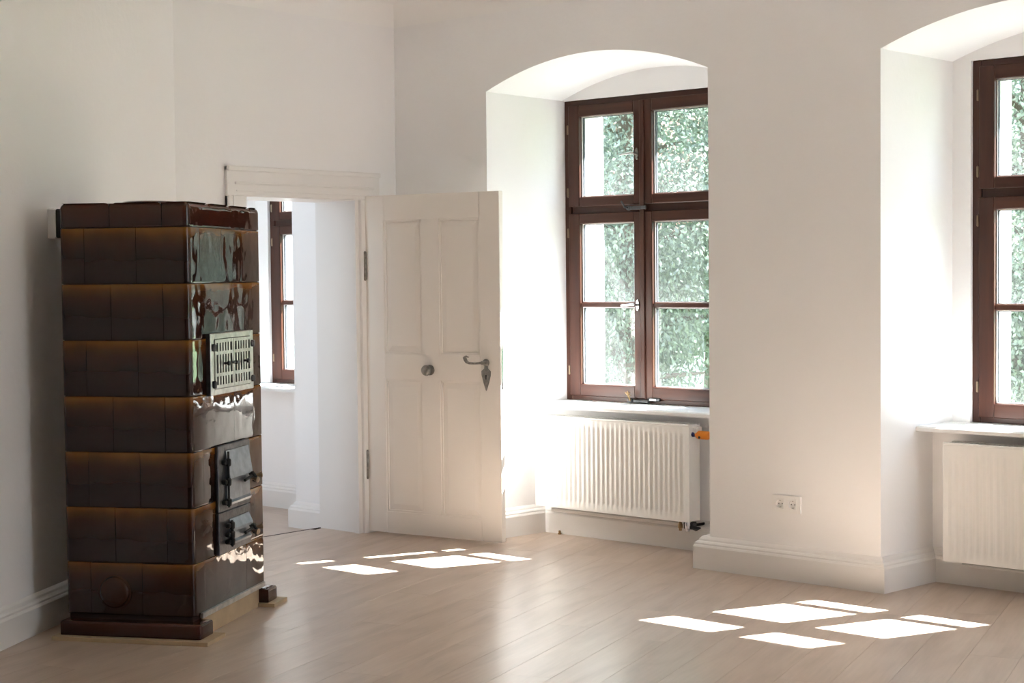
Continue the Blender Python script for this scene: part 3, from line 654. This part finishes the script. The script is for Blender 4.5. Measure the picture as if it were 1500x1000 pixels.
def pillow(poly, h, top_r=None, e=.0035):
    """glazed tile: plan polygon with softly rounded rims"""
    mb = MB(); n = len(poly)
    tr_ = top_r or e
    rings = [(inset_poly(poly, e), 0.0), (inset_poly(poly, e * .3), e * .3), (poly, e), (poly, e * 2.2)]
    if top_r:
        rings.append((poly, h - tr_ - .006))
        for k in range(0, 7): a = k * pi / 12; rings.append((inset_poly(poly, tr_ * (1 - cos(a)) + 1e-5), h - tr_ + tr_ * sin(a)))
    else: rings += [(poly, h - e * 2.2), (poly, h - e), (inset_poly(poly, e * .3), h - e * .3), (inset_poly(poly, e), h)]
    vs_ = [(p[0], p[1], z) for ring, z in rings for p in ring]; fs = [tuple(reversed(range(n))), tuple(range((len(rings) - 1) * n, len(rings) * n))]
    for j in range(len(rings) - 1):
        for i in range(n): fs.append((j * n + i, j * n + (i + 1) % n, (j + 1) * n + (i + 1) % n, (j + 1) * n + i))
    mb.add(vs_, fs); return mb
CR = .026; jg = .0009
def corner_poly(la, lb):
    """L-shaped plan: leg la along +x, lb along +y, outer corner rounded at the origin"""
    return arc(CR, CR, CR, pi, 1.5 * pi, 7) + [(la - jg, 0), (la - jg, TT), (TT + .004, TT), (TT, TT + .004), (TT, lb - jg), (0, lb - jg)]
straight = [(jg, 0), (U - jg, 0), (U - jg, TT), (jg, TT)]
cache = {}
def tile(kind, h, x, y, rz, z, mat, top_r=None, mirror=False, args=None):
    key = (kind, round(h, 4), args, mirror, top_r, mat.name)
    if key not in cache:
        poly = straight if kind == 's' else corner_poly(*args)
        cache[key] = pillow(poly, h - .0016, top_r).mesh('tile', mat, True, 40)
    o = bpy.data.objects.new('tile', cache[key]); col.objects.link(o); o.parent = stove
    j = rng.uniform(-.0012, .0012)
    q = 0 if top_r else 1
    o.location = (x, y, z + .0008); o.rotation_euler = (q * rng.uniform(-.003, .003), q * rng.uniform(-.003, .003), rz + q * rng.uniform(-.003, .003))
def row(z0, h, par, mat, top_r=None):
    L, S = U, U / 2
    # near-left corner: x leg on the front, y leg on the left face
    tile('c', h, 0, 0, 0, z0, mat, top_r, args=(S, L) if par == 0 else (L, S))
    tile('c', h, SWF, 0, pi / 2, z0, mat, top_r, args=(S, L) if par == 0 else (L, S))           # leg along +y of the far side, then along -x of the front
    tile('c', h, SWF, SWD, pi, z0, mat, top_r, args=(S, L) if par == 0 else (L, S))
    tile('c', h, 0, SWD, -pi / 2, z0, mat, top_r, args=(S, L) if par == 0 else (L, S))
    a = S if par == 0 else L
    for k in range(2): tile('s', h, a + k * U, 0, 0, z0, mat, top_r)
    tile('s', h, SWF, a, pi / 2, z0, mat, top_r)
    for k in range(2): tile('s', h, SWF - a - k * U, SWD, pi, z0, mat, top_r)
    tile('s', h, 0, SWD - a, -pi / 2, z0, mat, top_r)
for i in range(7):
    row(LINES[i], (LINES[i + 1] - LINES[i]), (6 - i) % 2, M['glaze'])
row(LINES[7], .103, 1, M['glaze_dark'], .024)
MB().box(TT - .004, SWF - TT + .004, TT - .004, SWD - TT + .004, 1.79, 1.803).build('top_slab', M['glaze_dark'], stove)
MB().lathe((.20, .26, 1.802), (0, 0, 1), [(.115, 0), (.115, .008), (.105, .014), (.02, .016)], 32).build('top_lid', M['glaze_dark'], stove, smooth=True)
# round cleaning plug on the left face
t = MB(); t.lathe((-.0005, .352, .196), (-1, 0, 0), [(.074, 0), (.074, .003), (.066, .005), (.064, .012), (.058, .018), (.046, .021), (.001, .023)], 40); t.build('cleaning_plug', M['glaze_plug'], stove, smooth=True)
# plinth: left length returning a little on to the front, and the far foot
def plinth(poly, nm='plinth'):
    pillow(poly, .062, .012).build(nm, M['glaze_dark'], stove, smooth=True, loc=(0, 0, .018))
PO = .042
plinth(arc(-PO + .015, -PO + .015, .015, pi, 1.5 * pi, 4) + [(.085, -PO), (.085, .03), (.03, .03), (.03, SWD + .005), (-PO, SWD + .005)])
plinth([(SWF - .075, -PO)] + arc(SWF + PO - .015, -PO + .015, .015, -.5 * pi, 0, 4) + [(SWF + PO, SWD), (SWF - .03, SWD), (SWF - .03, .03), (SWF - .075, .03)], 'plinth_foot')
MB().cbox(-.075, .115, -.085, .03, 0, .0175, .001).build('base_board', M['boardwood'], stove)
MB().cbox(-.0751, .02, .03, SWD + .03, 0, .0174, .001).build('base_board', M['boardwood'], stove)
MB().cbox(SWF - .09, SWF + .075, -.075, .03, 0, .0175, .001).build('base_board', M['boardwood'], stove)
MB().cbox(.085, SWF - .075, .004, .028, .0, .088, .002).build('kick_board', M['boardwood'], stove)
MB().cbox(.06, SWF - .035, -.012, .004, .086, .108, .002).build('steel_strip', M['steel'], stove)
# warm-air vent
v = empty('vent', (.165, 0, 1.0), 0, stove); VW, VH = .483, .260
t = MB(); bw = .036
t.cbox(0, bw, -.020, 0, 0, VH, .003); t.cbox(VW - bw, VW, -.020, 0, 0, VH, .003); t.cbox(bw, VW - bw, -.0199, 0, 0, .026, .003); t.cbox(bw, VW - bw, -.0199, 0, VH - .026, VH, .003); t.build('vent_frame', M['vent'], v)
MB().box(.02, VW - .02, -.006, 0, .015, VH - .015).build('dark_opening', M['black'], v)
MB().box(-.004, .0, -.018, 0, 0, VH).build('frame_edge', M['iron'], v)
dw = (VW - 2 * bw) / 2
for k in range(2):
    d = MB(); xo = bw + k * dw; n = 6; z0, z1 = .027, VH - .027
    rails = [(z0, z0 + .014), (z0 + .050, z0 + .064), (z1 - .064, z1 - .050), (z1 - .014, z1)]
    for a, b in rails: d.box(xo + .002, xo + dw - .002, -.024, -.018, a, b)
    p = (dw - .004 - .024) / n
    d.box(xo + .002, xo + .016, -.0241, -.0179, z0, z1); d.box(xo + dw - .016, xo + dw - .002, -.0241, -.0179, z0, z1)
    for q in range(1, n): xx = xo + .014 + q * p; d.box(xx - p * .26, xx + p * .26, -.0238, -.0182, z0, z1)
    do = d.build('vent_door', M['vent'], v)
    for hz in (.045, VH - .06):
        hx = .022 if k == 0 else VW - .022
        h = MB(); h.lathe((hx, -.026, hz - .014), (0, 0, 1), [(.009, 0), (.010, .006), (.010, .026), (.006, .03)], 10); h.cbox(min(hx, xo + dw * k + .0) - .004, hx + .012, -.030, -.020, hz - .006, hz + .010, .002); h.build('hinge', M['iron'], v, smooth=True)
    MB().lathe((xo + dw * (.5 if k == 0 else .58), -.024, VH * .5), (0, -1, 0), [(.006, 0), (.005, .012), (.010, .016), (.010, .024), (.004, .028)], 12).build('vent_knob', M['iron'], v, smooth=True)
t = MB(); t.lathe((VW / 2 + .012, -.024, VH * .5 - .002), (0, -1, 0), [(.008, 0), (.008, .012), (.004, .014)], 12); t.cbox(VW / 2 - .022, VW / 2 + .055, -.034, -.028, VH * .5 - .006, VH * .5 + .004, .002); t.build('latch', M['iron'], v)
# fire doors on one cast plate
fd = empty('fire_door_unit', (.234, 0, .317), 0, stove); FW, FH = .361, .463
MB().cbox(0, FW, -.016, 0, .180, FH, .003).build('door_plate', M['iron'], fd); MB().cbox(0, FW, -.0158, 0, 0, .177, .003).build('door_plate', M['iron'], fd)
def fire_door(z0, z1, zl, x0, x1):
    d = MB(); h = z1 - z0
    d.xprism([(-.016, z1), (-.020, z1), (-.038, zl + .012), (-.039, zl), (-.024, zl - .006), (-.024, z0 + .020), (-.032, z0 + .010), (-.029, z0), (-.016, z0)], x0, x1)
    o = d.build('fire_door', M['doorsteel'], fd)
    for zz in (z1 - .045 * (h / .23), zl - .01, z0 + .018):
        q = MB(); q.cbox(x0 - .050, x0 + .012, -.040, -.018, zz - .010, zz + .010, .004); q.lathe((x0 - .022, -.040, zz - .016), (0, 0, 1), [(.009, 0), (.012, .005), (.012, .027), (.008, .032)], 10); q.build('hinge', M['black'], fd, smooth=True)
    MB().tube([(x0 - .022, -.040, z0 - .004), (x0 - .022, -.040, z1)], .005, 8).build('hinge_pin', M['black'], fd, smooth=True)
    kx = x1 - .022; kz = zl - .022
    q = MB(); q.tube([(kx, -.030, kz + .016), (kx + .004, -.046, kz + .020), (kx + .014, -.056, kz + .002), (kx + .020, -.052, kz - .018), (kx + .018, -.040, kz - .014)], [.008, .008, .007, .007, .006], 8)
    q.tube([(kx - .06, -.034, kz - .006), (kx, -.040, kz + .004), (kx + .03, -.044, kz + .008)], .007, 8); ho = q.build('door_catch', M['black'], fd, smooth=True)
    for px_, dx, dz in ((kx - .004, -.010, -.012), (kx + .030, .028, .012)):
        a = Vector((px_, -.044, kz + dz * .4)); ax = Vector((dx * 1.2, -.055, dz * .5)).normalized()
        MB().lathe(a, ax, [(.006, 0), (.006, .012), (.009, .022), (.0135, .029), (.0135, .033), (.008, .035)], 12).build('catch_knob', M['knobmetal'], fd, smooth=True)
fire_door(.203, .437, .318, .076, .334)
fire_door(.030, .140, .088, .106, .330)
# flue from the back of the stove into the wall
fp = MB().cbox(.274, .376, SWD - .01, SWD + .158, 1.672, 1.797, .006).build('flue_stub', M['black'], stove)
gapw = (Vector((SO.x, SO.y)) + Vector((cos(SA + pi / 2), sin(SA + pi / 2))) * SWD - LW_A).dot(LW_N)
MB().cbox(.270, .380, SWD + .156, SWD + gapw + .01, 1.668, 1.800, .006).build('flue_sleeve', M['plaster'], stove)

# ------------------------------------------------------------------ outdoors
gr = MB(); gr.box(-60, 40, OUT_Y + .02, 80, -1.3, -1.2); structure(gr.build('ground', M['grass']), 'garden lawn outside the windows', 'lawn')
gp = MB(); gp.box(-40, 20, OUT_Y + .6, OUT_Y + 3.2, -1.2, -1.17); structure(gp.build('garden_path', M['gravel']), 'pale gravel path along the house', 'path')
hs = empty('garden_house', (-22, 27, -1.2)); tag(hs, 'white rendered house behind the garden trees', 'house')
MB().box(-5, 5, 0, 7, 0, 3.6).build('house_wall', M['ext'], hs)
MB().xprism([(-.5, 3.5), (7.5, 3.5), (3.5, 6.2)], -5.4, 5.4).build('roof', M['rooftile'], hs)
for wx in (-3, 0, 3): MB().cbox(wx - .5, wx + .5, -.04, .0, 1.2, 2.6, .01).build('house_window', M['spacer'], hs)

def tree(name, loc, height, rad, n_clusters, per, leaf, mat, label, seed, zlow=.12):
    r = np.random.default_rng(seed)
    t = empty(name, loc); tag(t, label, 'tree', 'trees in the garden')
    tk = MB(); top = height * .75
    tk.tube([(0, 0, 0), (.1, .05, height * .25), (-.05, .1, height * .5), (.05, 0, top)], [.18, .15, .10, .04], 8)
    bc = []
    for k in range(26):
        z = height * (.15 + .6 * k / 26); a = k * 2.4; L = rad * (.55 + .35 * r.random())
        e = (cos(a) * L, sin(a) * L, z + .25 * L); tk.tube([(0, .05, z), (e[0] * .5, e[1] * .5, z + .2 * L), e], [.05, .035, .012], 5); bc.append(e)
    tk.build('trunk', M['bark'], t, smooth=True)
    # leaf sprays: clusters on the crown's shell and along the boughs
    u = r.normal(size=(n_clusters, 3)); u /= np.linalg.norm(u, axis=1)[:, None]
    rr = r.uniform(.55, 1.0, n_clusters) ** .6
    c = u * rr[:, None] * np.array([rad, rad, height * .46]) + np.array([0, 0, height * (zlow + .46)])
    cs = r.uniform(.12, .30, n_clusters)
    P = np.repeat(c, per, 0) + r.normal(size=(n_clusters * per, 3)) * np.repeat(cs, per)[:, None] * np.array([1, 1, .75])
    N = len(P)
    d = r.normal(size=(N, 3)) * .8 + np.repeat(u, per, 0) * .6 + np.array([0, 0, -.55]); d /= np.linalg.norm(d, axis=1)[:, None]
    s = np.cross(d, r.normal(size=(N, 3))); s /= np.linalg.norm(s, axis=1)[:, None]
    L = leaf * r.uniform(.7, 1.3, N)[:, None]
    V = np.empty((N, 4, 3)); V[:, 0] = P; V[:, 1] = P + d * L * .5 + s * L * .24; V[:, 2] = P + d * L; V[:, 3] = P + d * L * .5 - s * L * .24
    V = V.reshape(-1, 3); V[:, 2] = np.maximum(V[:, 2], .02)
    me = bpy.data.meshes.new('foliage'); me.vertices.add(N * 4); me.vertices.foreach_set('co', V.ravel().astype(np.float32))
    me.loops.add(N * 4); me.loops.foreach_set('vertex_index', np.arange(N * 4, dtype=np.int32))
    me.polygons.add(N); me.polygons.foreach_set('loop_start', np.arange(0, N * 4, 4, dtype=np.int32)); me.polygons.foreach_set('loop_total', np.full(N, 4, dtype=np.int32))
    me.materials.append(mat); me.update(calc_edges=True); me.validate()
    o = bpy.data.objects.new('foliage', me); col.objects.link(o); o.parent = t; o['kind'] = 'stuff'
TREES = [(-11.6, 15.0, 8.6, 1.75, 'leaf_a'), (-6.8, 15.2, 8.4, 1.7, 'leaf_b'), (-9.2, 20.6, 9.5, 2.0, 'leaf_c'), (-14.4, 20.8, 9.5, 2.0, 'leaf_c'),  # crowns raised above the view to cut sky light on the niches
         (-2.0, 15.4, 8.6, 1.7, 'leaf_a'), (2.8, 15.6, 8.8, 1.7, 'leaf_b'), (-3.8, 20.6, 9.2, 2.0, 'leaf_a')]
LAB = ['sage green broadleaf tree filling the window beside the open door', 'fresh green broadleaf tree outside the window across the pier', 'dark green tree standing behind and between the two nearer trees',
       'dark green tree standing behind the sage green tree', 'sage green tree standing alone further along the garden', 'fresh green tree at the far end of the garden', 'sage green tree in the back row of the garden']
for k, (x, y, h, rd, mt) in enumerate(TREES):
    seen = k in (0, 1, 2)
    tree('garden_tree', (x, y, -1.2), h, rd, 900 if seen else 300, 150 if seen else 60, .062 if seen else .17, M[mt], LAB[k], 20 + k)
